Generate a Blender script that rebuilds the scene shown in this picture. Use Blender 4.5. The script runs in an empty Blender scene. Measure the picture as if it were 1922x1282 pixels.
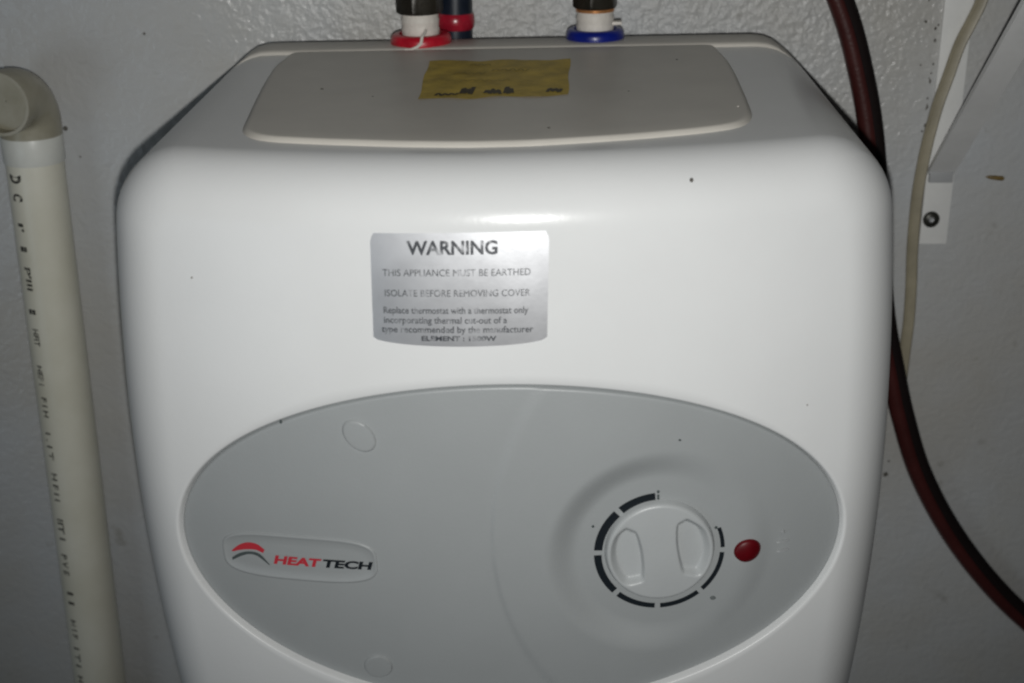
import bpy, bmesh, math, random
from mathutils import Vector, Matrix, Euler
random.seed(7)
R = math.radians
C = bpy.context.scene.collection
sc = bpy.context.scene

# ------------------------------------------------------------------ camera
FPX, CX, CY = 2755.0, 961.0, 641.0          # focal length and centre for a 1922 x 1282 picture
TILT = R(21.77)
ZT = 1.30                                   # height of the heater's top back edge
CAMP = Vector((0.0, -0.872, ZT + 0.157))
cam_data = bpy.data.cameras.new('camera')
cam_data.sensor_width = 36.0
cam_data.lens = 36.0 * FPX / 1922.0
cam_data.clip_start = 0.02
cam_data.clip_end = 100
cam = bpy.data.objects.new('camera', cam_data)
C.objects.link(cam)
cam.location = CAMP
cam.rotation_euler = (R(90) - TILT, 0, 0)
sc.camera = cam
cam_data.dof.use_dof = True
cam_data.dof.focus_distance = 0.72
cam_data.dof.aperture_fstop = 11.0

# ------------------------------------------------------------------ world and light
w = bpy.data.worlds.new('World'); sc.world = w; w.use_nodes = True
bg = w.node_tree.nodes['Background']
bg.inputs['Color'].default_value = (0.80, 0.92, 1.0, 1); bg.inputs['Strength'].default_value = 0.006
sc.view_settings.view_transform = 'Standard'
sc.view_settings.look = 'None'
sc.view_settings.exposure = 0.0
sc.view_settings.gamma = 1.0
sc.cycles.filter_width = 2.2

def lamp(name, kind, loc, target, energy, color, **kw):
    d = bpy.data.lights.new(name, kind); d.energy = energy; d.color = color
    for k, v in kw.items(): setattr(d, k, v)
    o = bpy.data.objects.new(name, d); C.objects.link(o)
    o.location = loc
    o.rotation_euler = (Vector(target) - Vector(loc)).to_track_quat('-Z', 'Y').to_euler()
    return o
# the phone's own flash beside the lens
lamp('flash', 'SPOT', CAMP + Vector((0.002, 0.0, -0.022)), (0.035, 0.0, ZT - 0.03), 13.6, (1.0, 0.995, 0.97),
     spot_size=R(78), spot_blend=1.0, shadow_soft_size=0.004)
# added bluish fill lamp, left and behind the camera, below the heater's top
lamp('left_fill', 'AREA', (-1.7, -2.1, 0.80), (0, 0, ZT - 0.25), 4.0, (0.78, 0.90, 1.0), shape='RECTANGLE', size=0.9, size_y=0.9)

# ------------------------------------------------------------------ picture-to-place helpers (used to measure positions on real planes)
FWD = Vector((0, math.cos(TILT), -math.sin(TILT))); UP = Vector((0, math.sin(TILT), math.cos(TILT))); RT = Vector((1, 0, 0))
def ray(px, py):
    return FWD + RT * ((px - CX) / FPX) - UP * ((py - CY) / FPX)
def at(px, py, Y):
    d = ray(px, py); return CAMP + d * ((Y - CAMP.y) / d.y)
def axial(p): return (p - CAMP).dot(FWD)

# ------------------------------------------------------------------ materials
def mat(name, col, rough=0.5, metal=0.0, spec=0.5, var=0.0, vscale=8.0, col2=None, bump=0.0, bscale=200.0,
        coat=0.0, coat_rough=0.1, rvar=0.0):
    m = bpy.data.materials.new(name); m.use_nodes = True
    nt = m.node_tree; n = nt.nodes; l = nt.links
    b = n['Principled BSDF']
    b.inputs['Base Color'].default_value = (*col, 1)
    b.inputs['Roughness'].default_value = rough
    b.inputs['Metallic'].default_value = metal
    b.inputs['Specular IOR Level'].default_value = spec
    b.inputs['Coat Weight'].default_value = coat
    b.inputs['Coat Roughness'].default_value = coat_rough
    tc = n.new('ShaderNodeTexCoord')
    if var > 0:
        nz = n.new('ShaderNodeTexNoise'); nz.inputs['Scale'].default_value = vscale; nz.inputs['Detail'].default_value = 7
        nz.inputs['Roughness'].default_value = 0.62
        l.new(tc.outputs['Object'], nz.inputs['Vector'])
        rp = n.new('ShaderNodeValToRGB')
        rp.color_ramp.elements[0].position = 0.32; rp.color_ramp.elements[1].position = 0.68
        c2 = col2 or tuple(c * (1 - var) for c in col)
        rp.color_ramp.elements[0].color = (*c2, 1); rp.color_ramp.elements[1].color = (*col, 1)
        l.new(nz.outputs['Fac'], rp.inputs['Fac'])
        l.new(rp.outputs['Color'], b.inputs['Base Color'])
        if rvar > 0:
            mr = n.new('ShaderNodeMapRange'); mr.inputs['To Min'].default_value = rough - rvar; mr.inputs['To Max'].default_value = rough + rvar
            l.new(nz.outputs['Fac'], mr.inputs['Value']); l.new(mr.outputs['Result'], b.inputs['Roughness'])
    if bump > 0:
        nb = n.new('ShaderNodeTexNoise'); nb.inputs['Scale'].default_value = bscale; nb.inputs['Detail'].default_value = 3
        l.new(tc.outputs['Object'], nb.inputs['Vector'])
        bp = n.new('ShaderNodeBump'); bp.inputs['Strength'].default_value = bump; bp.inputs['Distance'].default_value = 0.001
        l.new(nb.outputs['Fac'], bp.inputs['Height']); l.new(bp.outputs['Normal'], b.inputs['Normal'])
    return m

M = {}
M['white'] = mat('white_enamel', (0.755, 0.765, 0.765), 0.235, spec=0.24, var=0.035, vscale=14, bump=0.04, bscale=420, rvar=0.03)
M['whitetop'] = mat('white_plastic', (0.665, 0.635, 0.575), 0.42, spec=0.16, var=0.08, vscale=25, bump=0.05, bscale=500)
M['panel'] = mat('grey_plastic', (0.352, 0.370, 0.374), 0.40, var=0.05, vscale=18, bump=0.08, bscale=900)
M['knob'] = mat('pale_grey_plastic', (0.455, 0.475, 0.48), 0.36, var=0.05, vscale=40, bump=0.08, bscale=900)
M['black_ink'] = mat('black_print', (0.008, 0.012, 0.016), 0.6, spec=0.2)
M['faint_ink'] = mat('pale_print', (0.36, 0.375, 0.38), 0.5)
M['red_ink'] = mat('red_print', (0.50, 0.03, 0.045), 0.4)
M['smudge'] = mat('smudged_print', (0.14, 0.155, 0.155), 0.5)
M['grey_ink'] = mat('dark_grey_print', (0.07, 0.085, 0.085), 0.4)
M['foil'] = mat('silver_foil', (0.86, 0.87, 0.90), 0.34, metal=0.9, var=0.06, vscale=60, bump=0.015, bscale=500, rvar=0.03)
M['label_ink'] = mat('label_print', (0.035, 0.04, 0.05), 0.36, metal=0.0, spec=0.9)
def worn(m, scale, lo, hi):
    nt = m.node_tree; n = nt.nodes; l = nt.links; b = n['Principled BSDF']
    tc = n.new('ShaderNodeTexCoord'); q = n.new('ShaderNodeTexNoise'); q.inputs['Scale'].default_value = scale; q.inputs['Detail'].default_value = 4
    l.new(tc.outputs['Object'], q.inputs['Vector'])
    mr = n.new('ShaderNodeMapRange'); mr.inputs['From Min'].default_value = lo; mr.inputs['From Max'].default_value = hi
    mr.inputs['To Min'].default_value = 0.22; mr.inputs['To Max'].default_value = 0.95
    l.new(q.outputs['Fac'], mr.inputs['Value']); l.new(mr.outputs['Result'], b.inputs['Alpha'])
worn(M['label_ink'], 260, 0.36, 0.52)
M['yellow'] = mat('yellow_paper', (0.68, 0.49, 0.075), 0.62, var=0.42, vscale=70, bump=0.25, bscale=300)
M['yellow_ink'] = mat('faded_marker', (0.06, 0.048, 0.018), 0.6)
M['red'] = mat('red_plastic', (0.55, 0.012, 0.03), 0.32, var=0.35, vscale=120, bump=0.15, bscale=400)
M['blue'] = mat('blue_plastic', (0.006, 0.016, 0.23), 0.30, var=0.3, vscale=120, bump=0.1, bscale=400)
M['tape'] = mat('white_thread_tape', (0.74, 0.70, 0.64), 0.55, var=0.12, vscale=160, bump=0.4, bscale=500)
M['copper'] = mat('copper', (0.72, 0.33, 0.13), 0.35, metal=0.6, var=0.3, vscale=150)
M['nut'] = mat('blackened_brass', (0.030, 0.026, 0.019), 0.38, metal=0.35, var=0.5, vscale=90, bump=0.3, bscale=250)
M['navy'] = mat('navy_plastic', (0.010, 0.017, 0.033), 0.35, var=0.4, vscale=60)
M['redband'] = mat('red_band', (0.42, 0.015, 0.035), 0.25, var=0.4, vscale=120)
M['lens'] = mat('red_lens', (0.115, 0.0015, 0.005), 0.42, spec=0.35, var=0.3, vscale=120)
M['hose'] = mat('maroon_rubber', (0.066, 0.0145, 0.013), 0.42, var=0.30, vscale=50, bump=0.25, bscale=420)
M['hoseshade'] = mat('maroon_rubber_shade', (0.011, 0.007, 0.007), 0.8, spec=0.15, var=0.30, vscale=50, bump=0.25, bscale=420)  # dull near-black, stands in for shade on the hose's right side
M['cable'] = mat('yellowed_cable', (0.36, 0.325, 0.235), 0.42, var=0.25, vscale=45, bump=0.1, bscale=300)
M['pvc'] = mat('yellowed_pvc', (0.82, 0.805, 0.70), 0.36, var=0.16, vscale=16, col2=(0.71, 0.69, 0.57), bump=0.08, bscale=260)
M['pvcfit'] = mat('old_pvc_fitting', (0.42, 0.40, 0.325), 0.34, var=0.3, vscale=30, col2=(0.29, 0.27, 0.195), bump=0.1, bscale=300)
M['pvccol'] = mat('pale_pvc_socket', (0.78, 0.79, 0.74), 0.36, var=0.15, vscale=28, bump=0.1, bscale=300)
M['steel'] = mat('white_painted_steel', (0.82, 0.825, 0.81), 0.35, var=0.12, vscale=30, bump=0.1, bscale=300)
M['brace'] = mat('dull_white_steel', (0.84, 0.845, 0.84), 0.38, var=0.12, vscale=25, bump=0.1, bscale=300)
M['steelgrey'] = mat('grey_painted_steel', (0.42, 0.43, 0.44), 0.38, var=0.15, vscale=22, bump=0.1, bscale=300)
M['screw'] = mat('dark_screw', (0.06, 0.06, 0.052), 0.4, metal=0.5, var=0.4, vscale=300)
M['dirt'] = mat('dark_dirt', (0.14, 0.132, 0.115), 0.85, var=0.4, vscale=400)
M['grime'] = mat('pale_grime', (0.34, 0.33, 0.31), 0.8)
M['chip'] = mat('brown_drip', (0.22, 0.15, 0.05), 0.5, var=0.4, vscale=200)

def wall_mat():
    m = bpy.data.materials.new('painted_plaster'); m.use_nodes = True
    nt = m.node_tree; n = nt.nodes; l = nt.links; b = n['Principled BSDF']
    tc = n.new('ShaderNodeTexCoord')
    def noise(scale, det, ro=0.6):
        q = n.new('ShaderNodeTexNoise'); q.inputs['Scale'].default_value = scale; q.inputs['Detail'].default_value = det
        q.inputs['Roughness'].default_value = ro
        l.new(tc.outputs['Object'], q.inputs['Vector']); return q
    a = noise(7, 6)
    rp = n.new('ShaderNodeValToRGB'); e = rp.color_ramp.elements
    e[0].position = 0.30; e[0].color = (0.465, 0.455, 0.425, 1); e[1].position = 0.70; e[1].color = (0.505, 0.525, 0.545, 1)
    l.new(a.outputs['Fac'], rp.inputs['Fac'])
    # small dark scuffs
    s = noise(46, 3, 0.5)
    r2 = n.new('ShaderNodeValToRGB'); e = r2.color_ramp.elements
    e[0].position = 0.69; e[0].color = (0, 0, 0, 1); e[1].position = 0.80; e[1].color = (1, 1, 1, 1)
    l.new(s.outputs['Fac'], r2.inputs['Fac'])
    mx = n.new('ShaderNodeMixRGB'); mx.inputs['Color2'].default_value = (0.26, 0.25, 0.22, 1)
    mu = n.new('ShaderNodeMath'); mu.operation = 'MULTIPLY'; mu.inputs[1].default_value = 0.7
    l.new(r2.outputs['Color'], mu.inputs[0]); l.new(mu.outputs[0], mx.inputs['Fac']); l.new(rp.outputs['Color'], mx.inputs['Color1'])
    l.new(mx.outputs['Color'], b.inputs['Base Color'])
    b.inputs['Roughness'].default_value = 0.25
    b.inputs['Specular IOR Level'].default_value = 0.5
    # roller stipple
    v = n.new('ShaderNodeTexVoronoi'); v.feature = 'SMOOTH_F1'; v.inputs['Scale'].default_value = 190
    v.inputs['Smoothness'].default_value = 0.6
    wv = noise(60, 2)
    ad = n.new('ShaderNodeMixRGB'); ad.blend_type = 'ADD'; ad.inputs['Fac'].default_value = 0.02
    l.new(tc.outputs['Object'], ad.inputs['Color1']); l.new(wv.outputs['Color'], ad.inputs['Color2'])
    l.new(ad.outputs['Color'], v.inputs['Vector'])
    nz = noise(330, 4)
    am = noise(11, 2)
    sm = n.new('ShaderNodeMath'); sm.operation = 'ADD'; l.new(v.outputs['Distance'], sm.inputs[0]); l.new(nz.outputs['Fac'], sm.inputs[1])
    ln = n.new('ShaderNodeVectorMath'); ln.operation = 'DISTANCE'; ln.inputs[1].default_value = (0.06, 0.035, ZT + 0.03)
    l.new(tc.outputs['Object'], ln.inputs[0])
    mk = n.new('ShaderNodeMapRange'); mk.inputs['From Min'].default_value = 0.10; mk.inputs['From Max'].default_value = 0.26
    mk.inputs['To Min'].default_value = 0.8; mk.inputs['To Max'].default_value = 0.28
    l.new(ln.outputs['Value'], mk.inputs['Value'])
    bp = n.new('ShaderNodeBump'); bp.inputs['Distance'].default_value = 0.0014
    l.new(mk.outputs['Result'], bp.inputs['Strength'])
    l.new(sm.outputs[0], bp.inputs['Height'])
    b2 = n.new('ShaderNodeBump'); b2.inputs['Strength'].default_value = 0.25; b2.inputs['Distance'].default_value = 0.01
    l.new(am.outputs['Fac'], b2.inputs['Height']); l.new(b2.outputs['Normal'], bp.inputs['Normal'])
    l.new(bp.outputs['Normal'], b.inputs['Normal'])
    return m
M['wall'] = wall_mat()

# ------------------------------------------------------------------ object helpers
def link(name, verts, faces, m, parent=None, smooth=True, sharp=35, uv=None):
    me = bpy.data.meshes.new(name); me.from_pydata([tuple(v) for v in verts], [], faces); me.validate()
    bm = bmesh.new(); bm.from_mesh(me); bmesh.ops.recalc_face_normals(bm, faces=bm.faces); bm.to_mesh(me); bm.free()
    if smooth:
        me.polygons.foreach_set('use_smooth', [True] * len(me.polygons))
        me.set_sharp_from_angle(angle=R(sharp))
    me.materials.append(m)
    o = bpy.data.objects.new(name, me); C.objects.link(o)
    if parent: o.parent = parent
    return o
def tag(o, label=None, cat=None, group=None, kind=None):
    for k, v in (('label', label), ('category', cat), ('group', group), ('kind', kind)):
        if v: o[k] = v
    return o
def empty(name, loc, rot=(0, 0, 0)):
    o = bpy.data.objects.new(name, None); o.empty_display_size = 0.02; C.objects.link(o); o.location = loc; o.rotation_euler = rot
    return o
def lathe(prof, n=48, close=True):
    """prof: (radius, height) pairs round the z axis"""
    vs, fs = [], []
    for r, z in prof:
        for k in range(n):
            a = 2 * math.pi * k / n; vs.append((r * math.cos(a), r * math.sin(a), z))
    for i in range(len(prof) - 1):
        for k in range(n):
            k2 = (k + 1) % n; fs.append((i * n + k, i * n + k2, (i + 1) * n + k2, (i + 1) * n + k))
    if close:
        fs.append(tuple(range(n - 1, -1, -1))); fs.append(tuple((len(prof) - 1) * n + k for k in range(n)))
    return vs, fs
def moved(vs, off, mx=None):
    return [((mx @ Vector(v)) if mx else Vector(v)) + Vector(off) for v in vs]
def join(*parts):
    V, F = [], []
    for vs, fs in parts:
        b = len(V); V += list(vs); F += [tuple(i + b for i in f) for f in fs]
    return V, F
def catmull(pts, k=10):
    P = [pts[0] * 2 - pts[1]] + list(pts) + [pts[-1] * 2 - pts[-2]]
    out = []
    for i in range(1, len(P) - 2):
        for j in range(k):
            t = j / k; a, b, c, d = P[i - 1], P[i], P[i + 1], P[i + 2]
            out.append(0.5 * ((2 * b) + (c - a) * t + (2 * a - 5 * b + 4 * c - d) * t * t + (3 * b - a - 3 * c + d) * t ** 3))
    out.append(pts[-1]); return out
def sweep(path, prof, ref=Vector((0, -1, 0))):
    """prof: (across, toward-ref) offsets"""
    n = len(prof); vs, fs = [], []
    for i, p in enumerate(path):
        t = (path[min(i + 1, len(path) - 1)] - path[max(i - 1, 0)]).normalized()
        s = t.cross(ref).normalized(); u = s.cross(t).normalized()
        for a, b in prof: vs.append(p + s * a + u * b)
    for i in range(len(path) - 1):
        for k in range(n):
            k2 = (k + 1) % n; fs.append((i * n + k, i * n + k2, (i + 1) * n + k2, (i + 1) * n + k))
    fs.append(tuple(range(n - 1, -1, -1))); fs.append(tuple((len(path) - 1) * n + k for k in range(n)))
    return vs, fs
def circ(r, n=20, ry=None): return [(r * math.cos(2 * math.pi * k / n), (ry or r) * math.sin(2 * math.pi * k / n)) for k in range(n)]
def box(x0, x1, y0, y1, z0, z1, bev=0.0):
    bm = bmesh.new(); bmesh.ops.create_cube(bm, size=1)
    for v in bm.verts: v.co = Vector((x0 + (v.co.x + .5) * (x1 - x0), y0 + (v.co.y + .5) * (y1 - y0), z0 + (v.co.z + .5) * (z1 - z0)))
    if bev: bmesh.ops.bevel(bm, geom=list(bm.edges), offset=bev, segments=2, affect='EDGES', profile=0.6)
    bm.verts.index_update()
    r = ([v.co.copy() for v in bm.verts], [tuple(v.index for v in f.verts) for f in bm.faces]); bm.free(); return r
def sstep(a, b, x):
    t = min(1, max(0, (x - a) / (b - a))); return t * t * (3 - 2 * t)

# ------------------------------------------------------------------ wall
YW = 0.035
vs, fs = [], []
NX, NZ = 60, 60
for j in range(NZ + 1):
    for i in range(NX + 1):
        x = -1.5 + 3.0 * i / NX; z = ZT - 1.3 + 2.4 * j / NZ
        vs.append((x, YW + 0.0012 * math.sin(3.1 * x + 1.2 * z) * math.cos(2.3 * z), z))
for j in range(NZ):
    for i in range(NX):
        a = j * (NX + 1) + i; fs.append((a, a + 1, a + NX + 2, a + NX + 1))
wall = link('wall', vs, fs, M['wall']); tag(wall, kind='structure')

# ------------------------------------------------------------------ the water heater
ROLL, YAW = R(-1.3), R(-1.35)
heater = empty('water_heater', (0, 0, ZT), (0, ROLL, YAW))
tag(heater, 'white electric water heater with grey oval control panel, mounted on the grey wall', 'water heater')
HM = Matrix.Translation((0, 0, ZT)) @ Euler((0, ROLL, YAW)).to_matrix().to_4x4()
HI = HM.inverted()
ZE, AE, ZC = 0.0, 0.1790, -0.163        # top of the front edge ring, half width, middle height
HE = ZE - ZC
RC, RR = 0.034, 0.026                       # corner radius of the outline, rounding to the front
RX, RZ, D0 = 0.46, 1.25, 0.297
def inset(x, z):
    x = x * AE / (AE - 0.37 * (z + 0.133) ** 2)           # the sides belly out a little at mid height
    qx = abs(x) - AE + RC; qz = abs(z - ZC) - HE + RC
    return -(math.hypot(max(qx, 0), max(qz, 0)) + min(max(qx, qz), 0) - RC)
def ffront(x, z): return D0 - x * x / (2 * RX) - (z - ZC) ** 2 / (2 * RZ)
def surf(x, z):
    i = max(0.0, inset(x, z)); t = max(0.0, 1 - i / RR)
    return ffront(x, z) - RR * (1 - math.sqrt(max(0.0, 1 - t * t)))
def dedge(x): return ffront(x, ZE) - RR
def hit(px, py, f=surf, lift=0.0):
    """where the picture's ray meets the front surface: local (x, z)"""
    o = HI @ CAMP; d = (HI.to_3x3() @ ray(px, py)); dep = 0.28
    for _ in range(40):
        t = (-dep - o.y) / d.y; p = o + d * t
        dep = 0.5 * dep + 0.5 * (f(p.x, p.z) + lift)
    return p.x, p.z
def ztop(x, d): return ZE * d / dedge(x)
def hit_top(px, py):
    o = HI @ CAMP; d = (HI.to_3x3() @ ray(px, py)); z = -0.008
    for _ in range(40):
        t = (z - o.z) / d.z; p = o + d * t; z = 0.5 * z + 0.5 * ztop(p.x, -p.y)
    return p.x, -p.y

# panel ellipse measured on the body
xl, zl = hit(337, 985); xr, zr = hit(1582, 975); xt, zt_ = hit(960, 720)
EX = 0.5 * (xl + xr); EA = 0.5 * (xr - xl) + 0.0014; EZ = 0.5 * (zl + zr) - 0.004; EB = zt_ - EZ
print('ellipse', EX, EZ, EA, EB, xl, zl, xr, zr)
NU = 360
STEP = 0.0038
U = [2 * math.pi * k / NU for k in range(NU)]
EP = [(EX + EA * math.cos(u), EZ + EB * math.sin(u)) for u in U]
OP = []
for k, u in enumerate(U):
    dx, dz = EP[k][0] - EX, EP[k][1] - EZ
    lo, hi = 0.5, 6.0
    for _ in range(50):
        m_ = 0.5 * (lo + hi)
        if inset(EX + dx * m_, EZ + dz * m_) > 0: lo = m_
        else: hi = m_
    OP.append((EX + dx * lo, EZ + dz * lo))
def onorm(x, z):
    e = 1e-5
    gx = inset(x - e, z) - inset(x + e, z); gz = inset(x, z - e) - inset(x, z + e); q = math.hypot(gx, gz) or 1
    return gx / q, gz / q
rings = []
for sc_, dd in ((-0.004, 0.010), (-0.0022, 0.0046), (-0.0012, 0.0016), (-0.0006, 0.0005)):
    rings.append([(EX + (EA + sc_) * math.cos(u), EZ + (EB + sc_) * math.sin(u), dd) for u in U])
ringpts = [[(x, -(surf(x, z) - dd), z) for x, z, dd in r] for r in rings]
NT = 46
for j in range(NT + 1):
    s = j / NT; t = 1 - (1 - s) ** 2
    row = []
    for k in range(NU):
        x = EP[k][0] + (OP[k][0] - EP[k][0]) * t; z = EP[k][1] + (OP[k][1] - EP[k][1]) * t
        row.append((x, -surf(x, z), z))
    ringpts.append(row)
NB = 8
for j in range(1, NB + 1):
    s = j / NB; row = []
    for k in range(NU):
        x, z = OP[k]; de = ffront(x, z) - RR; nx, nz = onorm(x, z)
        off = 0.0
        row.append((x + nx * off, -de * (1 - s), z + nz * off))
    ringpts.append(row)
vs = [p for r in ringpts for p in r]; fs = []
for i in range(len(ringpts) - 1):
    for k in range(NU):
        k2 = (k + 1) % NU; fs.append((i * NU + k, i * NU + k2, (i + 1) * NU + k2, (i + 1) * NU + k))
fs.append(tuple((len(ringpts) - 1) * NU + k for k in range(NU)))
link('body', vs, fs, M['white'], heater, sharp=50)
BACK = [ringpts[-1][k] for k in range(NU)]

# rear housing, a hair larger than the front cover: its step shows as a thin bright line
def back_off(k, o, d):
    x, z = OP[k]; nx, nz = onorm(x, z); de = ffront(x, z) - RR; s = 1 - d / de
    off = o if o < 0 else o * sstep(0.80, 1.0, nz)
    return (x + nx * off, -d, z + nz * off)
LIP = 0.031
prof = ((-0.002, LIP), (0.0010, LIP - 0.0002), (0.0020, LIP - 0.0016), (0.0024, LIP - 0.004), (0.0024, 0.004), (0.0012, 0.0005), (-0.004, -0.001))
vs = [back_off(k, o, d) for o, d in prof for k in range(NU)]; fs = []
for i in range(len(prof) - 1):
    for k in range(NU):
        k2 = (k + 1) % NU; fs.append((i * NU + k, i * NU + k2, (i + 1) * NU + k2, (i + 1) * NU + k))
link('rear_frame', vs, fs, M['whitetop'], heater, sharp=60)
v_, f_ = box(-0.12, 0.12, -0.002, YW + 0.004, -0.20, -0.05, 0.002)
link('mounting_bracket', v_, f_, M['steelgrey'], heater)

# raised flat field moulded in the top
tp = [(452, 246), (456, 256), (468, 262), (500, 267), (600, 272), (760, 277), (880, 278), (1000, 275), (1100, 269), (1200, 262), (1300, 253), (1360, 246),
      (1392, 240), (1408, 232), (1414, 222), (1413, 212), (1400, 180), (1382, 140), (1368, 116)]
poly = [Vector(hit_top(*p)) for p in tp]
poly += [Vector((poly[-1].x - 0.003, LIP + 0.0015)), Vector((hit_top(515, 128)[0] + 0.003, LIP + 0.0015)), Vector(hit_top(512, 130)), Vector(hit_top(494, 159)), Vector(hit_top(478, 190))]
dense = []
for i in range(len(poly)):
    a, b = poly[i], poly[(i + 1) % len(poly)]; n_ = max(1, int((b - a).length / 0.004))
    for j in range(n_): dense.append(a + (b - a) * (j / n_))
for _ in range(3):
    dense = [(dense[i - 1] + dense[i] * 2 + dense[(i + 1) % len(dense)]) * 0.25 for i in range(len(dense))]
cen = sum(dense, Vector((0, 0))) / len(dense)
RISE = 0.0023
vs, fs = [], []; nd = len(dense)
def offs(i, o):
    t = (dense[(i + 1) % nd] - dense[i - 1]).normalized(); nrm = Vector((t.y, -t.x))
    if nrm.dot(cen - dense[i]) < 0: nrm = -nrm
    return dense[i] + nrm * o
rows = [(0.0, -0.001), (0.0004, 0.0002), (0.0012, 0.0010), (0.0020, 0.0018), (0.0028, 0.0022), (0.0040, RISE)]
for o, h in rows:
    for i in range(nd):
        p = offs(i, o); vs.append((p.x, -p.y, ztop(p.x, p.y) + h))
for q in range(1, 9):
    for i in range(nd):
        p0 = offs(i, 0.0040); p = p0 + (cen - p0) * (q / 9); vs.append((p.x, -p.y, ztop(p.x, p.y) + RISE))
nr = len(vs) // nd
for j in range(nr - 1):
    for i in range(nd):
        i2 = (i + 1) % nd; fs.append((j * nd + i, j * nd + i2, (j + 1) * nd + i2, (j + 1) * nd + i))
fs.append(tuple((nr - 1) * nd + i for i in range(nd)))
link('top_field', vs, fs, M['whitetop'], heater, sharp=70)

# --- quads measured on a surface: (u, v) in 0..1, u to the right, v up
class Quad:
    def __init__(s, tl, tr, br, bl): s.c = [Vector(q) for q in (tl, tr, br, bl)]
    def p(s, u, v):
        tl, tr, br, bl = s.c
        return (bl * (1 - u) + br * u) * (1 - v) + (tl * (1 - u) + tr * u) * v
    def w(s): return ((s.c[1] - s.c[0]).length + (s.c[2] - s.c[3]).length) / 2
    def h(s): return ((s.c[0] - s.c[3]).length + (s.c[1] - s.c[2]).length) / 2
def text_mesh(txt, shear=0.0, bold=0.0, spacing=1.0):
    cu = bpy.data.curves.new('lettering', 'FONT'); cu.body = txt; cu.size = 1.0; cu.shear = shear; cu.offset = bold; cu.space_character = spacing
    cu.resolution_u = 3
    o = bpy.data.objects.new('lettering', cu); C.objects.link(o)
    bpy.context.view_layer.update()
    me = bpy.data.meshes.new_from_object(o.evaluated_get(bpy.context.evaluated_depsgraph_get()))
    bpy.data.objects.remove(o); bpy.data.curves.remove(cu)
    vs = [v.co.copy() for v in me.vertices]; fs = [tuple(p.vertices) for p in me.polygons]; bpy.data.meshes.remove(me)
    if not vs: return [], []
    x0 = min(v.x for v in vs); x1 = max(v.x for v in vs); y0 = min(v.y for v in vs); y1 = max(v.y for v in vs)
    return [((v.x - x0) / (x1 - x0), (v.y - y0) / (y1 - y0)) for v in vs], fs
def print_on(name, txt, quad, u0, u1, v0, v1, m, parent, lift, f=surf, **kw):
    t, fs = text_mesh(txt, **kw)
    vs = []
    for a, b in t:
        q = quad.p(u0 + (u1 - u0) * a, v0 + (v1 - v0) * b); vs.append((q.x, -(f(q.x, q.y) + lift), q.y))
    return link(name, vs, fs, m, parent, smooth=False)

# --- warning label
lab = Quad(hit(694, 437), hit(1031, 433), hit(1027, 632), hit(701, 632))
print('label mm', lab.w() * 1000, lab.h() * 1000)
NUu, NVv = 40, 24; vs, fs = [], []
for layer in (0.00002, 0.00014):
    for j in range(NVv + 1):
        for i in range(NUu + 1):
            u, v = i / NUu, j / NVv
            arc = -0.085 * math.sqrt(max(0, 1 - (2 * u - 1) ** 2)) * (1 - v) if True else 0
            # small round corners
            cu_ = 0.02 * sstep(0.93, 1.0, v) * (1 - 2 * u) * (1 if abs(2 * u - 1) > 0.98 else 0)
            q = lab.p(u + cu_, v + arc); vs.append((q.x, -(surf(q.x, q.y) + layer), q.y))
nl = (NUu + 1) * (NVv + 1)
for j in range(NVv):
    for i in range(NUu):
        a = j * (NUu + 1) + i; fs.append((nl + a, nl + a + 1, nl + a + NUu + 2, nl + a + NUu + 1))
edge = [i for i in range(NUu + 1)] + [j * (NUu + 1) + NUu for j in range(1, NVv + 1)] + [NVv * (NUu + 1) + i for i in range(NUu - 1, -1, -1)] + [j * (NUu + 1) for j in range(NVv - 1, 0, -1)]
for a, b in zip(edge, edge[1:] + edge[:1]): fs.append((a, b, nl + b, nl + a))
label = link('warning_label', vs, fs, M['foil'], heater, sharp=40)
L_ = 0.00022
print_on('lettering', 'WARNING', lab, 0.205, 0.715, 0.795, 0.93, M['label_ink'], label, L_, bold=0.032)
print_on('lettering', 'THIS APPLIANCE MUST BE EARTHED', lab, 0.065, 0.90, 0.595, 0.66, M['label_ink'], label, L_, bold=0.0)
print_on('lettering', 'ISOLATE BEFORE REMOVING COVER', lab, 0.075, 0.90, 0.400, 0.465, M['label_ink'], label, L_, bold=0.0)
print_on('lettering', 'Replace thermostat with a thermostat only', lab, 0.065, 0.89, 0.215, 0.30, M['label_ink'], label, L_, bold=0.012)
print_on('lettering', 'incorporating thermal cut-out of a', lab, 0.065, 0.77, 0.120, 0.205, M['label_ink'], label, L_, bold=0.012)
print_on('lettering', 'type recommended by the manufacturer', lab, 0.050, 0.92, 0.030, 0.115, M['label_ink'], label, L_, bold=0.012)
print_on('lettering', 'ELEMENT : 1500W', lab, 0.28, 0.71, -0.030, 0.020, M['label_ink'], label, L_, bold=0.03)

# --- oval control panel with a dish round the dial
DCX, DCZ = hit(1238, 1037, lift=-0.006)
print('dial', DCX, DCZ)
def base_panel(x, z):
    s = surf(x, z) - STEP
    r = math.hypot(x - (DCX + 0.055), z - (DCZ + 0.011))   # faint moulded crease left of the dial
    s += 0.0009 * sstep(0.1322, 0.1290, r) * sstep(0.02, -0.02, x - DCX) * sstep(0.12, 0.095, abs(z - DCZ))
    return s
DFLOOR = base_panel(DCX, DCZ) - 0.0042
SLOPE = -0.075
def panel(x, z):
    s = base_panel(x, z)
    r = math.hypot(x - DCX, z - DCZ)
    wgt = sstep(0.0525, 0.0375, r)
    s2 = s * (1 - wgt) + (DFLOOR + SLOPE * (x - DCX)) * wgt
    return s2
CAPS = [(*hit(674, 818, lift=-STEP), 0.0064, 1.36, R(-46)), (*hit(710, 1250, lift=-STEP), 0.0064, 1.10, R(20))]
NRG = 110; vs, fs = [], []
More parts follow.
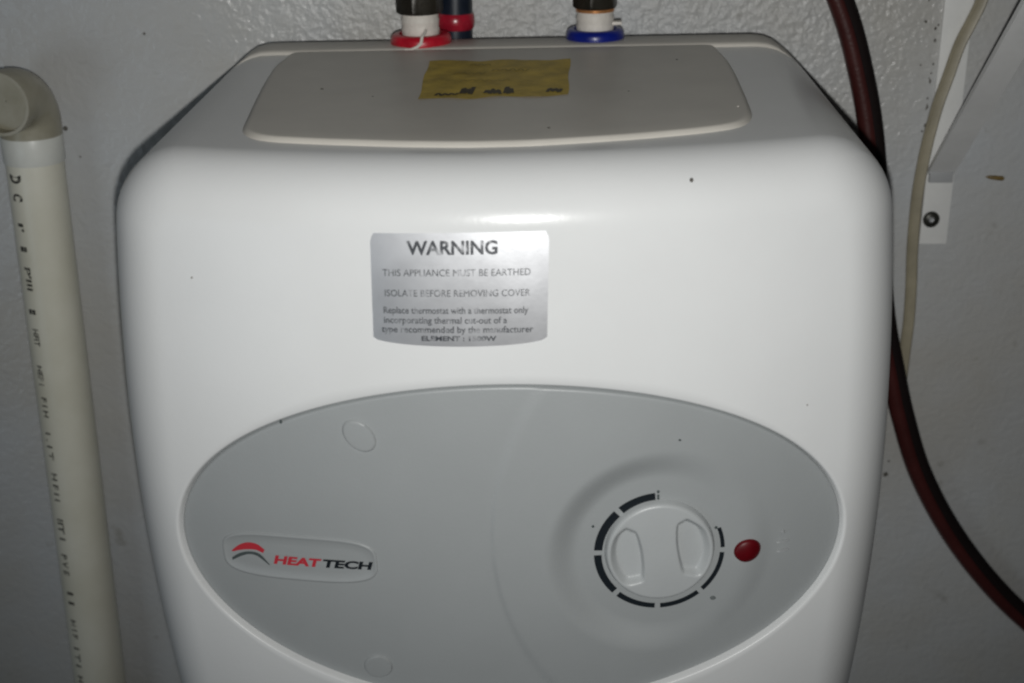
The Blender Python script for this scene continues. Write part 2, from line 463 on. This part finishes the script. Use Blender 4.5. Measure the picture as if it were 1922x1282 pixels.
g = 0.0021; PS = 0.0010                          # the panel sits a millimetre low in its opening
for dd in (0.006, 0.0007, 0.0):
    o = {0.006: 0.0, 0.0007: 0.0, 0.0: 0.0007}[dd]
    for u in U:
        x = EX + (EA - g - o) * math.cos(u); z = EZ - PS + (EB - g - o) * math.sin(u); vs.append((x, -(panel(x, z) - dd), z))
for j in range(1, NRG):
    s = 1 - j / NRG
    for u in U:
        x = EX + (EA - g - 0.0007) * s * math.cos(u); z = EZ - PS + (EB - g - 0.0007) * s * math.sin(u); vs.append((x, -panel(x, z), z))
nr = len(vs) // NU
for i in range(nr - 1):
    for k in range(NU):
        k2 = (k + 1) % NU; fs.append((i * NU + k, i * NU + k2, (i + 1) * NU + k2, (i + 1) * NU + k))
vs.append((EX, -panel(EX, EZ - PS), EZ - PS)); c_ = len(vs) - 1
for k in range(NU): fs.append(((nr - 1) * NU + k, (nr - 1) * NU + (k + 1) % NU, c_))
cp = link('control_panel', vs, fs, M['panel'], heater, sharp=60)
def disc_on(name, cx, cz, rr, m, parent, f, dome, sx=1.0, rot=0.0, lift=0.0002, nrr=8, n=40):
    vs, fs = [], []
    for j in range(nrr + 1):
        s = 1 - j / (nrr + 1)
        for k in range(n):
            a = 2 * math.pi * k / n; lx, lz = rr * s * sx * math.cos(a), rr * s * math.sin(a)
            x = cx + lx * math.cos(rot) - lz * math.sin(rot); z = cz + lx * math.sin(rot) + lz * math.cos(rot)
            h = dome * math.sqrt(max(0, 1 - s * s)) if dome else 0
            vs.append((x, -(f(x, z) + lift + h - (0.001 if j == 0 else 0)), z))
    for j in range(nrr):
        for k in range(n): fs.append((j * n + k, j * n + (k + 1) % n, (j + 1) * n + (k + 1) % n, (j + 1) * n + k))
    vs.append((cx, -(f(cx, cz) + lift + dome), cz))
    for k in range(n): fs.append((nrr * n + k, nrr * n + (k + 1) % n, len(vs) - 1))
    return link(name, vs, fs, m, parent, sharp=60)
for sx, sz, rr, ax, ro in CAPS:
    disc_on('screw_cap', sx, sz, rr, M['panel'], cp, base_panel, 0.00025, ax, ro, lift=0.0010, nrr=10)
    disc_on('cap_gap', sx, sz, rr + 0.0005, M['grey_ink'], cp, base_panel, 0.0, ax, ro, lift=0.00045, nrr=2)

# --- badge: raised pill with the emblem and lettering
bq = Quad(hit(418, 990, lift=-STEP), hit(709, 1014, lift=-STEP), hit(709, 1098, lift=-STEP), hit(418, 1074, lift=-STEP))
bc = bq.p(.5, .5); bu = ((bq.p(1, .5) - bq.p(0, .5))).normalized(); bv = Vector((-bu.y, bu.x)); BW, BH = bq.w() / 2, bq.h() / 2
def pill(i, n=96):
    out = []
    rr = BH - 0.0005 - i
    for k in range(n):
        a = 2 * math.pi * k / n
        e = 0.55
        x = math.copysign(abs(math.cos(a)) ** e, math.cos(a)); y = math.copysign(abs(math.sin(a)) ** e, math.sin(a))
        out.append(bc + bu * (x * (BW - i)) + bv * (y * (BH - i)))
    return out
prof = ((0.0, -0.001), (0.0003, 0.0003), (0.0010, 0.0006), (0.0017, 0.0003), (0.0023, 0.0), (0.006, 0.0), (0.010, 0.0))
vs, fs = [], []
for i, h in prof:
    for p in pill(i): vs.append((p.x, -(base_panel(p.x, p.y) + 0.0002 + h), p.y))
for j in range(len(prof) - 1):
    for k in range(96): fs.append((j * 96 + k, j * 96 + (k + 1) % 96, (j + 1) * 96 + (k + 1) % 96, (j + 1) * 96 + k))
fs.append(tuple((len(prof) - 1) * 96 + k for k in range(96)))
badge = link('badge', vs, fs, M['panel'], heater, sharp=60)
bp_ = lambda x, z: base_panel(x, z) + 0.0002
tq = Quad(hit(515, 1041, lift=-STEP), hit(700, 1054, lift=-STEP), hit(699, 1069, lift=-STEP), hit(514, 1057, lift=-STEP))
print_on('lettering', 'HEAT', tq, 0.0, 0.485, 0.0, 1.0, M['red_ink'], badge, 0.0003, f=bp_, shear=0.10, bold=0.045)
print_on('lettering', 'TECH', tq, 0.50, 1.0, 0.0, 1.0, M['black_ink'], badge, 0.0003, f=bp_, shear=0.10, bold=0.045)
def swoosh(name, outer, inner, m):
    """band between two measured arcs"""
    n = 24
    def curve(pts):
        P = [Vector(hit(*p, lift=-STEP)) for p in pts]; P = [Vector((q.x, q.y, 0)) for q in P]; c = catmull(P, 10)
        return [c[int(i * (len(c) - 1) / n)] for i in range(n + 1)]
    a, b = curve(outer), curve(inner); vs, fs = [], []
    for p, q in zip(a, b):
        for t in (0, .5, 1):
            r_ = p + (q - p) * t; vs.append((r_.x, -(bp_(r_.x, r_.y) + 0.0003), r_.y))
    for i in range(n):
        for t in (0, 1): fs.append((i * 3 + t, i * 3 + t + 1, (i + 1) * 3 + t + 1, (i + 1) * 3 + t))
    return link(name, vs, fs, m, badge)
swoosh('emblem', [(435, 1032), (448, 1022), (464, 1017), (482, 1020), (497, 1031)], [(437, 1034), (452, 1031), (466, 1030), (480, 1031), (494, 1037)], M['red_ink'])
swoosh('emblem', [(436, 1045), (450, 1037), (468, 1034), (488, 1039), (508, 1060)], [(437, 1050), (452, 1043), (468, 1039), (484, 1043), (505, 1059)], M['grey_ink'])

# --- dial: printed scale, small marks, knob
RS = 0.0299
def dish(x, z): return panel(x, z)
scale = empty('dial_scale', (DCX, -DFLOOR, DCZ)); scale.parent = heater
def seg(a0, a1, w0, w1):
    n = 14; vs, fs = [], []
    for i in range(n + 1):
        t = i / n; a = R(a0 + (a1 - a0) * t); wd = w0 + (w1 - w0) * t
        for r in (RS - wd, RS):
            x, z = r * math.cos(a), r * math.sin(a)
            vs.append((x, -(dish(DCX + x, DCZ + z) - DFLOOR + 0.00025), z))
    for i in range(n): fs.append((i * 2, i * 2 + 1, i * 2 + 3, i * 2 + 2))
    return link('scale_segment', vs, fs, M['black_ink'], scale, smooth=False)
for a0, a1, w0, w1 in ((94.5, 129, 0.0041, 0.0040), (134, 176.5, 0.0039, 0.0038), (181.5, 224, 0.0035, 0.0032), (229, 266.5, 0.0027, 0.0025),
                       (271.5, 309, 0.0024, 0.0023), (314, 356, 0.0022, 0.0021), (1, 21.5, 0.0019, 0.0018)):
    seg(a0, a1, w0, w1)
def mark(px, py, rr, m=M['grey_ink'], sx=1.0):
    x, z = hit(px, py, f=panel); o = disc_on('scale_mark', x - DCX, z - DCZ, rr, m, scale, lambda a, b: panel(a + DCX, b + DCZ) - DFLOOR, 0.0, sx, lift=0.0012 - 0.001 + 0.0002, nrr=2, n=14); return o
def glyph(txt, px, py, w_, h_, m, nm='scale_mark', f=panel, par=None, off=True):
    x, z = hit(px, py, f=f); t, fs = text_mesh(txt, bold=0.02); vs = []
    for a, b in t:
        X, Z = x + (a - .5) * w_, z + (b - .5) * h_
        vs.append((X - DCX, -(f(X, Z) - DFLOOR + 0.0003), Z - DCZ))
    return link(nm, vs, fs, m, par or scale, smooth=False)
mark(1113, 988, 0.00085); mark(1344, 990, 0.00095)
mark(1235.5, 923, 0.0010, M['grey_ink'], 0.8)
for q in range(3): mark(1235.5, 930.5 + 4.5 * q, 0.00085, M['grey_ink'], 0.9)
mark(1338, 1122, 0.0014, M['smudge'], 1.25)

def knob_h(x, z):
    r = math.hypot(x, z); RK = 0.0268
    h = 0.0046 + 0.0008 * (1 - (r / RK) ** 2)
    # two scooped finger grips beside a central bar that flares to its ends, bar leaning a little
    xb = x + 0.16 * z + 0.0002
    hw = 0.0084 + 0.0035 * (abs(z) / 0.02) ** 2.2
    side = abs(xb) - hw
    fade = sstep(0.0258, 0.0215, r)
    zq = z - 0.0018 * math.copysign(1, x); sd = max(side, 0)
    zf = sstep(0.0002, 0.0042, zq + 0.0150 + 0.30 * sd) * sstep(0.0002, 0.0042, 0.0178 - 0.55 * abs(sd - 0.005) - zq)
    h -= 0.0046 * sstep(0.0, 0.0016, side) * zf * fade * (0.80 + 0.20 * sstep(0.0, 0.012, side))
    return h
vs, fs = [], []; n = 160; RK = 0.0268
for r, h in ((RK + 0.0012, -0.0005), (RK + 0.0010, 0.0008), (RK + 0.0004, 0.0026)):
    for k in range(n): a = 2 * math.pi * k / n; vs.append((r * math.cos(a), -h, r * math.sin(a)))
for q in (0.0, 0.0006):
    for k in range(n):
        a = 2 * math.pi * k / n; r = RK - q + 0.0002; vs.append((r * math.cos(a), -(knob_h(r * math.cos(a), r * math.sin(a)) - (0.0012 if q == 0 else 0.0003)), r * math.sin(a)))
NK = 64
for j in range(NK):
    r = (RK - 0.0014) * (1 - j / NK)
    for k in range(n):
        a = 2 * math.pi * k / n; x, z = r * math.cos(a), r * math.sin(a); vs.append((x, -knob_h(x, z), z))
nr = len(vs) // n
for i in range(nr - 1):
    for k in range(n): fs.append((i * n + k, i * n + (k + 1) % n, (i + 1) * n + (k + 1) % n, (i + 1) * n + k))
vs.append((0, -knob_h(0, 0), 0))
for k in range(n): fs.append(((nr - 1) * n + k, (nr - 1) * n + (k + 1) % n, len(vs) - 1))
knob = link('dial_knob', vs, fs, M['knob'], heater, sharp=70); knob.location = (DCX, -DFLOOR, DCZ + 0.0012); knob.scale = (0.905,) * 3; knob.rotation_euler = (0, 0, math.atan(-SLOPE))

# --- red pilot lamp
ix, iz = hit(1403, 1033, f=panel)
disc_on('pilot_lamp', ix, iz, 0.0060, M['lens'], heater, panel, 0.0022, 1.10, R(14), lift=0.0003)
for q in range(3):
    x, z = hit(1469, 998 + 17 * q, lift=-STEP)
    disc_on('pilot_mark', x, z, 0.0011 if q == 0 else 0.0007, M['faint_ink'], cp, panel, 0.0, 1.0 if q == 0 else 4.6, R(4), lift=0.0013, nrr=2, n=20)

# --- yellow paper sticker on top
sq = [hit_top(*p) for p in ((806, 124), (1070, 121), (1066, 189), (785, 197))]
sqd = Quad(*[Vector(p) for p in sq])
def topz(x, d, lift): return ztop(x, d) + RISE + lift + 0.00025 * math.sin(x * 320) * math.sin(d * 210 + 1)
N1, N2 = 30, 12; vs, fs = [], []
for j in range(N2 + 1):
    for i in range(N1 + 1):
        u, v = i / N1, j / N2
        p = sqd.p(u + 0.006 * math.sin(9 * v) * (1 if i in (0, N1) else 0), v + 0.02 * math.sin(14 * u) * (1 if j in (0, N2) else 0)); vs.append((p.x, -p.y, topz(p.x, p.y, 0.0005)))
for j in range(N2):
    for i in range(N1):
        a = j * (N1 + 1) + i; fs.append((a, a + 1, a + N1 + 2, a + N1 + 1))
stk = link('paper_sticker', vs, fs, M['yellow'], heater)
def stroke(pts, wd, dep_=0.0008):
    P = [q.xy for q in catmull([sqd.p(*p).to_3d() for p in pts], 4)]; vs, fs = [], []
    for i, p in enumerate(P):
        t = (P[min(i + 1, len(P) - 1)] - P[max(i - 1, 0)]).normalized(); nn = Vector((-t.y, t.x)) * wd
        for s in (-1, 1): q = p + nn * s; vs.append((q.x, -q.y, topz(q.x, q.y, dep_)))
    for i in range(len(P) - 1): fs.append((i * 2, i * 2 + 1, i * 2 + 3, i * 2 + 2))
    return vs, fs
ink = []
def scrib(u0, u1, v, amp, wd, k):
    ink.append(stroke([(u0 + (u1 - u0) * i / k, v + amp * (1 if i % 2 else -1) * random.uniform(.5, 1.2)) for i in range(k + 1)], wd))
scrib(0.11, 0.26, 0.09, 0.035, 0.0008, 7); scrib(0.28, 0.36, 0.15, 0.10, 0.0011, 5); scrib(0.44, 0.545, 0.13, 0.06, 0.0009, 6)
scrib(0.575, 0.625, 0.13, 0.10, 0.0010, 4); scrib(0.86, 0.955, 0.11, 0.05, 0.0009, 5)
v_, f_ = join(*ink); link('handwriting', v_, f_, M['yellow_ink'], stk, smooth=False)
ink = []
scrib(0.20, 0.42, 0.62, 0.03, 0.0004, 9); scrib(0.46, 0.72, 0.70, 0.03, 0.0004, 9); scrib(0.25, 0.60, 0.42, 0.02, 0.0003, 12); scrib(0.3, 0.45, 0.86, 0.03, 0.0004, 6)
M['pencil'] = mat('faded_pencil', (0.30, 0.23, 0.04), 0.6)
v_, f_ = join(*ink); link('handwriting', v_, f_, M['pencil'], stk, smooth=False)

# --- water connections on top
def stub_at(px, py):
    x, d = hit_top(px, py); return x, -d
def collar_prof(r, h, r_in): return [(r_in, 0.0), (r * 0.97, 0.0), (r, 0.0012), (r, h * 0.62), (r * 0.95, h * 0.88), (r * 0.88, h), (r_in + 0.0012, h), (r_in, h - 0.0015)]
def tape_prof(r, z0, z1):
    out = []; n = 7
    for i in range(n + 1):
        z = z0 + (z1 - z0) * i / n; out += [(r * (1.0 if i % 2 else 0.965), z), (r * (1.01 if i % 2 else 0.985), z + (z1 - z0) / n * 0.4)]
    return out
hx, hy = stub_at(791, 87); bx_, by_ = stub_at(1117, 78)
print('stubs', hx, hy, bx_, by_)
ZL = ztop(0, 0.02) + 0.0024
for (x, y, cm, lb, r) in ((hx, hy, M['red'], 'red collar round the hot outlet', 0.0178), (bx_, by_, M['blue'], 'blue collar round the cold inlet', 0.0171)):
    v_, f_ = lathe(collar_prof(r, 0.0080, 0.0112), 64, False); o = link('collar', v_, f_, cm, heater, sharp=50); o.location = (x, y, ZL - 0.0025); tag(o, lb)
    v_, f_ = lathe(tape_prof(0.0110, 0.0, 0.0185 if cm is M['red'] else 0.0165), 48); o = link('pipe_stub', v_, f_, M['tape'], heater, sharp=50); o.location = (x, y, ZL - 0.001)
    tag(o, 'threaded stub wrapped in white tape')
    if cm is M['red']: hot = o
    else: cold = o
# loose strand of thread tape over the red collar
pts = [Vector(p) for p in ((0.004, -0.0108, 0.010), (0.0035, -0.0135, 0.0085), (0.0022, -0.0172, 0.0070), (0.0010, -0.0186, 0.0030), (-0.004, -0.0192, 0.0004), (-0.008, -0.0195, 0.0002))]
v_, f_ = sweep(catmull(pts, 6), circ(0.0009, 8)); o = link('tape_strand', v_, f_, M['tape'], hot)
v_, f_ = box(0.0095, 0.0155, -0.004, 0.004, 0.0085, 0.0105, 0.0006); o = link('tape_end', v_, f_, M['tape'], cold)

# dark coupling nuts above the stubs (the pipes run on out of the picture)
def hexnut(r, z0, z1, n=6, rot=0.3):
    vs, fs = [], []
    prof = [(r * 0.90, z0), (r, z0 + 0.0012), (r, z1 - 0.0012), (r * 0.9, z1)]
    for rr, z in prof:
        for k in range(n * 6):
            a = 2 * math.pi * k / (n * 6); kk = (a % (2 * math.pi / n)) - math.pi / n
            q = rr * min(1.0, 0.90 / math.cos(kk) if rr == r else 1.0)
            vs.append((q * math.cos(a + rot), q * math.sin(a + rot), z))
    N_ = n * 6
    for i in range(len(prof) - 1):
        for k in range(N_): fs.append((i * N_ + k, i * N_ + (k + 1) % N_, (i + 1) * N_ + (k + 1) % N_, (i + 1) * N_ + k))
    fs.append(tuple(range(N_ - 1, -1, -1))); fs.append(tuple((len(prof) - 1) * N_ + k for k in range(N_)))
    return vs, fs
def connector(name, lx, ly, lab_, z0, r, copper):
    p = HM @ Vector((lx, ly, ZL + z0)); t = empty(name, p, (0, ROLL, YAW)); tag(t, lab_, 'pipe fitting', 'dark pipe couplings on the heater stubs')
    z = 0.0
    if copper:
        v_, f_ = lathe([(0.0098, 0), (0.0112, 0.0003), (0.0114, 0.002), (0.0100, 0.0024)], 40); link('copper_ring', v_, f_, M['copper'], t); z = 0.0024
    v_, f_ = hexnut(r, z, z + 0.024); link('nut', v_, f_, M['nut'], t, sharp=25)
    v_, f_ = lathe([(r * 0.82, z + 0.024), (r * 0.82, z + 0.12)], 32); link('pipe', v_, f_, M['nut'], t)
    return t
connector('pipe_coupling', hx, hy, 'dark pipe coupling screwed on the stub above the red collar', 0.0172, 0.0140, False)
connector('pipe_coupling', bx_, by_, 'dark pipe coupling with copper ring on the stub above the blue collar', 0.0152, 0.0136, True)

# navy pipe with a red band, running down behind the heater
p0 = at(855, 60, 0.0165)
nv = empty('water_pipe', (p0.x, 0.0165, ZT - 0.20)); tag(nv, 'navy blue pipe with red band running down behind the heater, beside the red collar', 'pipe')
rN = 0.0104
v_, f_ = lathe([(rN, 0), (rN, 0.42)], 40); link('pipe', v_, f_, M['navy'], nv)
zb = at(855, 44, 0.0165 - rN).z - (ZT - 0.20)
v_, f_ = lathe([(rN, zb - 0.0048), (rN + 0.0010, zb - 0.0036), (rN + 0.0014, zb), (rN + 0.0010, zb + 0.0036), (rN, zb + 0.0048)], 40); link('band', v_, f_, M['redband'], nv)

# dust specks stuck to the heater
for px, py, rr in ((1298, 338, 0.0011), (360, 521, 0.0007), (1515, 760, 0.0006)):
    x, z = hit(px, py); disc_on('dust_speck', x, z, rr, M['dirt'] if rr > 0.001 else M['grime'], heater, surf, 0.0003, random.uniform(.7, 1.2), random.uniform(0, 3), lift=0.0001, nrr=2, n=9)
for px, py, rr in ((1276, 826, 0.0009), (527, 793, 0.0009), (1170, 970, 0.0005)):
    x, z = hit(px, py, f=panel); disc_on('dust_speck', x, z, rr, M['grey_ink'], heater, panel, 0.0003, random.uniform(.7, 1.2), random.uniform(0, 3), lift=0.0001, nrr=2, n=9)
for px, py, rr in ((1385, 209, 0.0007), (605, 176, 0.0009), (1030, 250, 0.0008), (700, 190, 0.0005), (1180, 180, 0.0005), (1270, 120, 0.0007)):
    x, d = hit_top(px, py); v_, f_ = lathe([(rr, 0), (rr * .6, rr * .5)], 9); o = link('dust_speck', v_, f_, M['tape'] if px == 1385 else M['dirt'], heater); o.location = (x, -d, ztop(x, d) + RISE)

# ------------------------------------------------------------------ left drain pipe
YP = YW - 0.0215
pa, pb = at(69, 330, YP), at(189, 1282, YP)
rP = 0.5 * (at(127, 325, YP).x - at(12, 325, YP).x) * 0.93
print('pvc', pa, pb, rP)
PX = 0.5 * (pa.x + pb.x); tilt = math.atan2(pb.x - pa.x, pa.z - pb.z)
zc0 = at(70, 315, YP - rP).z                              # lower rim of the socket
drain = empty('drain_pipe', (pa.x - (zc0 - pa.z) * math.tan(tilt), YP, zc0), (0, -tilt, 0))
tag(drain, 'yellowed plastic drain pipe with elbow and printed marks, beside the heater', 'pipe')
v_, f_ = lathe([(rP, -0.75), (rP, 0.02)], 64); pipe_o = link('pipe', v_, f_, M['pvc'], drain)
rS = rP * 1.055
v_, f_ = lathe([(rP * .98, 0.0), (rS * .985, 0.0), (rS, 0.0007), (rS, 0.0165), (rS * .985, 0.0172), (rP * .98, 0.0175)], 64, False); link('socket', v_, f_, M['pvccol'], drain, sharp=40)
# elbow bending out of the wall, toward the room and a little left
EDIR = Vector((-0.20, -0.98, 0)).normalized(); RB = rS * 1.05; rE = rS * 1.0
vs, fs = [], []; n = 56; NE = 22
def ring(c, t, r):
    s = Vector((-t.y, t.x, 0)) if abs(t.z) < 0.9999 else None
    side = EDIR.cross(Vector((0, 0, 1))).normalized(); up_ = side.cross(t).normalized()
    return [c + side * (r * math.cos(2 * math.pi * k / n)) + up_ * (r * math.sin(2 * math.pi * k / n)) for k in range(n)]
path = [(Vector((0, 0, 0.0165)), Vector((0, 0, 1)), rE)]
for i in range(NE + 1):
    a = math.pi / 2 * i / NE; c = Vector((0, 0, 0.0225)) + EDIR * (RB * (1 - math.cos(a))) + Vector((0, 0, RB * math.sin(a)))
    path.append((c, (Vector((0, 0, 1)) * math.cos(a) + EDIR * math.sin(a)).normalized(), rE))
cE = path[-1][0]
path += [(cE + EDIR * 0.003, EDIR, rE), (cE + EDIR * 0.0032, EDIR, rS * 1.03), (cE + EDIR * 0.012, EDIR, rS * 1.03), (cE + EDIR * 0.0128, EDIR, rS * 1.02), (cE + EDIR * 0.0128, EDIR, rP * 0.97), (cE + EDIR * 0.004, EDIR, rP * 0.965)]
for c, t, r in path: vs += ring(c, t, r)
for i in range(len(path) - 1):
    for k in range(n): fs.append((i * n + k, i * n + (k + 1) % n, (i + 1) * n + (k + 1) % n, (i + 1) * n + k))
link('elbow', vs, fs, M['pvcfit'], drain, sharp=45)
vs, fs = [], []
for q, r in ((0.003, rP * 0.966), (0.0052, rP * 0.964), (0.0048, rP * 0.5), (0.0046, rP * 0.02)): vs += ring(cE + EDIR * q, EDIR, r)
for i in range(3):
    for k in range(n): fs.append((i * n + k, i * n + (k + 1) % n, (i + 1) * n + (k + 1) % n, (i + 1) * n + k))
link('end_cap', vs, fs, M['pvcfit'], drain, sharp=40)
FADED = mat('faded_black_print', (0.04, 0.04, 0.035), 0.6); worn(FADED, 230, 0.33, 0.50)
# printed marks running down the pipe
def pipe_text(txt, z, size, th0, bold=0.025):
    t, fs = text_mesh(txt, bold=bold); vs = []
    wdt = size * 0.62 * len(txt)
    for a, b in t:
        th = R(-90) + th0 + (b - .5) * size / rP
        vs.append(((rP + 0.0002) * math.cos(th), (rP + 0.0002) * math.sin(th), z - a * wdt))
    return vs, fs
TH = R(-28)
bits = [pipe_text('D', -0.005, 0.0090, TH, 0.06), pipe_text('C', -0.017, 0.0080, TH, 0.05)]
z = -0.036
for wd_ in ("I'", 'I', "P'III", 'I', 'HFIT', 'HEF I', 'F I H', 'I . I T', 'H F I I', 'IIT I', 'P V E', 'I I', 'H I F', 'I T I', 'H . I I'):
    s_ = random.uniform(0.0042, 0.0056); bits.append(pipe_text(wd_, z, s_, TH + random.uniform(-.03, .03))); z -= s_ * 0.62 * len(wd_) + random.uniform(0.007, 0.014)
v_, f_ = join(*bits); link('printed_marks', v_, f_, FADED, pipe_o, smooth=False)

# ------------------------------------------------------------------ hose on the right
def sub(pts, Y):
    return [at(px, py, Y if not callable(Y) else Y(py)) for px, py in pts]
hp = [(1548, -70), (1577, 0), (1597, 60), (1613, 125), (1628, 200), (1637, 270), (1642, 340), (1646, 430), (1651, 520), (1660, 610), (1675, 690), (1694, 780), (1726, 885),
      (1779, 988), (1846, 1080), (1922, 1158), (2010, 1225), (2110, 1280)]
rH = 0.0079
path = catmull(sub(hp, YW - rH - 0.004), 8)
hose = empty('hose', path[0]); tag(hose, 'dark maroon rubber hose with its shaded side modelled in black, curving down the wall behind the heater', 'hose')
for nm_, sh_, rr_, m_ in (('maroon_line', 0.0020, 0.0058, M['hose']), ('shade_line', -0.0027, 0.0052, M['hoseshade'])):  # hose's shaded side is built in as a fused dark tube
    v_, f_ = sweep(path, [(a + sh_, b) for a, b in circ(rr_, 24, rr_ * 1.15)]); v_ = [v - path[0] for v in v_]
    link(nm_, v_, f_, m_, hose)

# ------------------------------------------------------------------ flat cable
cpts = [(1862, -60), (1843, 0), (1824, 40), (1801, 85), (1779, 146), (1761, 195), (1745, 251), (1732, 308), (1722, 365), (1716, 422), (1712, 478), (1710, 540), (1706, 600), (1699, 655), (1693, 705), (1689, 738)]
path = catmull(sub(cpts, YW - 0.0075), 8)
prof = []
rc_ = 0.0021
for k in range(28):
    a = 2 * math.pi * k / 28; cx_ = 0.0017 * (1 if math.cos(a) > 0 else -1)
    prof.append((cx_ + rc_ * math.cos(a), (rc_ * math.sin(a)) * (0.80 if abs(math.cos(a)) < 0.25 else 1.0)))
v_, f_ = sweep(path, prof); cable = link('cable', v_, f_, M['cable']); tag(cable, 'yellowed flat twin cable hanging over the white bracket and down the wall', 'cable')

# ------------------------------------------------------------------ shelf bracket
x0 = at(1731, 400, YW - 0.003).x; x1 = at(1783, 400, YW - 0.003).x
zb0 = at(1750, 458, YW - 0.003).z; zj = at(1775, 327, YW - 0.003).z
print('bracket', x0, x1, zb0, zj, 'top', at(1795, 0, YW).x)
br = empty('shelf_bracket', (0.5 * (x0 + x1), YW, zb0)); tag(br, 'white steel shelf bracket with diagonal brace, screwed to the wall', 'bracket')
wB = (x1 - x0) / 2
v_, f_ = box(-wB, wB, -0.003, 0.0008, 0, 0.30, 0.0006); link('wall_plate', v_, f_, M['steel'], br)
# brace: folded strip rising away from the wall
BANG = R(43)
bd = Vector((0, -math.cos(BANG), math.sin(BANG))); bn = Vector((0, -math.sin(BANG), -math.cos(BANG)))
Lb = 0.42
o0 = Vector((0, -0.0035, zj - zb0))
bw = wB * 0.95
prof = [(-bw, 0.0), (bw, 0.0), (bw, -0.005), (bw - 0.0018, -0.005), (bw - 0.0018, -0.002), (-bw + 0.0018, -0.002), (-bw + 0.0018, -0.005), (-bw, -0.005)]
vs, fs = [], []
for s in (0.0, Lb):
    for a, b in prof:
        q = o0 + bd * s + bn * b + Vector((a, 0, 0)); q.y = min(q.y, -0.0032); vs.append(q)
for k in range(8): fs.append((k, (k + 1) % 8, 8 + (k + 1) % 8, 8 + k))
fs += [tuple(range(7, -1, -1)), tuple(range(8, 16))]
link('brace', vs, fs, M['brace'], br, sharp=30)
v_, f_ = box(-bw * .9, bw * .9, -0.006, -0.0028, zj - zb0 - 0.005, zj - zb0 + 0.004, 0.0008); link('brace_foot', v_, f_, M['steelgrey'], br)
for px, py in ((1748, 412),):
    q = at(px, py, YW - 0.004)
    v_, f_ = lathe([(0.0052, 0), (0.0054, 0.0008), (0.0040, 0.0022), (0.0021, 0.0026), (0.0019, 0.0014)], 28)
    o = link('screw', moved(v_, (0, 0, 0), Matrix.Rotation(R(90), 3, 'X')), f_, M['screw'], br, sharp=40); o.location = (q.x - br.location.x, -0.0032, q.z - zb0)
    v_, f_ = lathe([(0.0020, 0.0013), (0.0017, 0.0020), (0.0006, 0.0016)], 6); link('screw_recess', moved(v_, (0, 0, 0), Matrix.Rotation(R(90), 3, 'X')), f_, M['steelgrey'], o, smooth=False)

# ------------------------------------------------------------------ small marks on the wall
q = at(1868, 333, YW)
bits = []
v_, f_ = lathe([(0.0004, -0.009), (0.0016, -0.006), (0.0021, 0.0), (0.0022, 0.006), (0.0012, 0.0075)], 10)
o = link('splinter', moved(v_, (0, 0, 0), Matrix.Rotation(R(96), 3, 'Y')), f_, M['chip']); o.location = (q.x, YW - 0.0008, q.z); o.scale = (0.72,) * 3
tag(o, 'small brown splinter stuck to the wall, right of the shelf bracket', 'splinter')
bits = []
for i in range(60):
    py = random.uniform(-10, 300); px = 1766 - 0.125 * py + random.gauss(-2.0, 1.6) - (random.random() < .12) * random.uniform(5, 25)
    r_ = random.uniform(0.0005, 0.0014); c_ = at(px, py, YW - 0.0005)
    v_, f_ = lathe([(r_, 0), (r_ * .6, r_ * .5)], 7); mx = Matrix.Rotation(R(90), 3, 'X') @ Matrix.Diagonal((random.uniform(.6, 1.1), random.uniform(.8, 1.7), 1))
    bits.append((moved(v_, (c_.x, YW - 0.0004, c_.z), mx), f_))
for px, py, r_ in ((271, 63, .0014), (268, 36, .0010), (151, 294, .0009), (123, 241, .0019), (1662, 890, .0022), (1668, 865, .0012), (1715, 880, .001)):
    c_ = at(px, py, YW - 0.0005); v_, f_ = lathe([(r_, 0), (r_ * .6, r_ * .4)], 8)
    bits.append((moved(v_, (c_.x, YW - 0.0004, c_.z), Matrix.Rotation(R(90), 3, 'X')), f_))
v_, f_ = join(*bits); o = link('dirt_specks', v_, f_, M['dirt']); tag(o, 'dark dirt specks along the edge of the bracket plate and on the wall', 'dirt', kind='stuff')
cr = [at(*p, YW - 0.0004) for p in ((1505, 95), (1520, 111), (1538, 116), (1552, 113), (1562, 103))]
v_, f_ = sweep(catmull(cr, 6), [(-0.0006, 0), (0.0006, 0), (0.0006, .0003), (-0.0006, .0003)]); o = link('wall_crack', v_, f_, M['dirt'], wall)
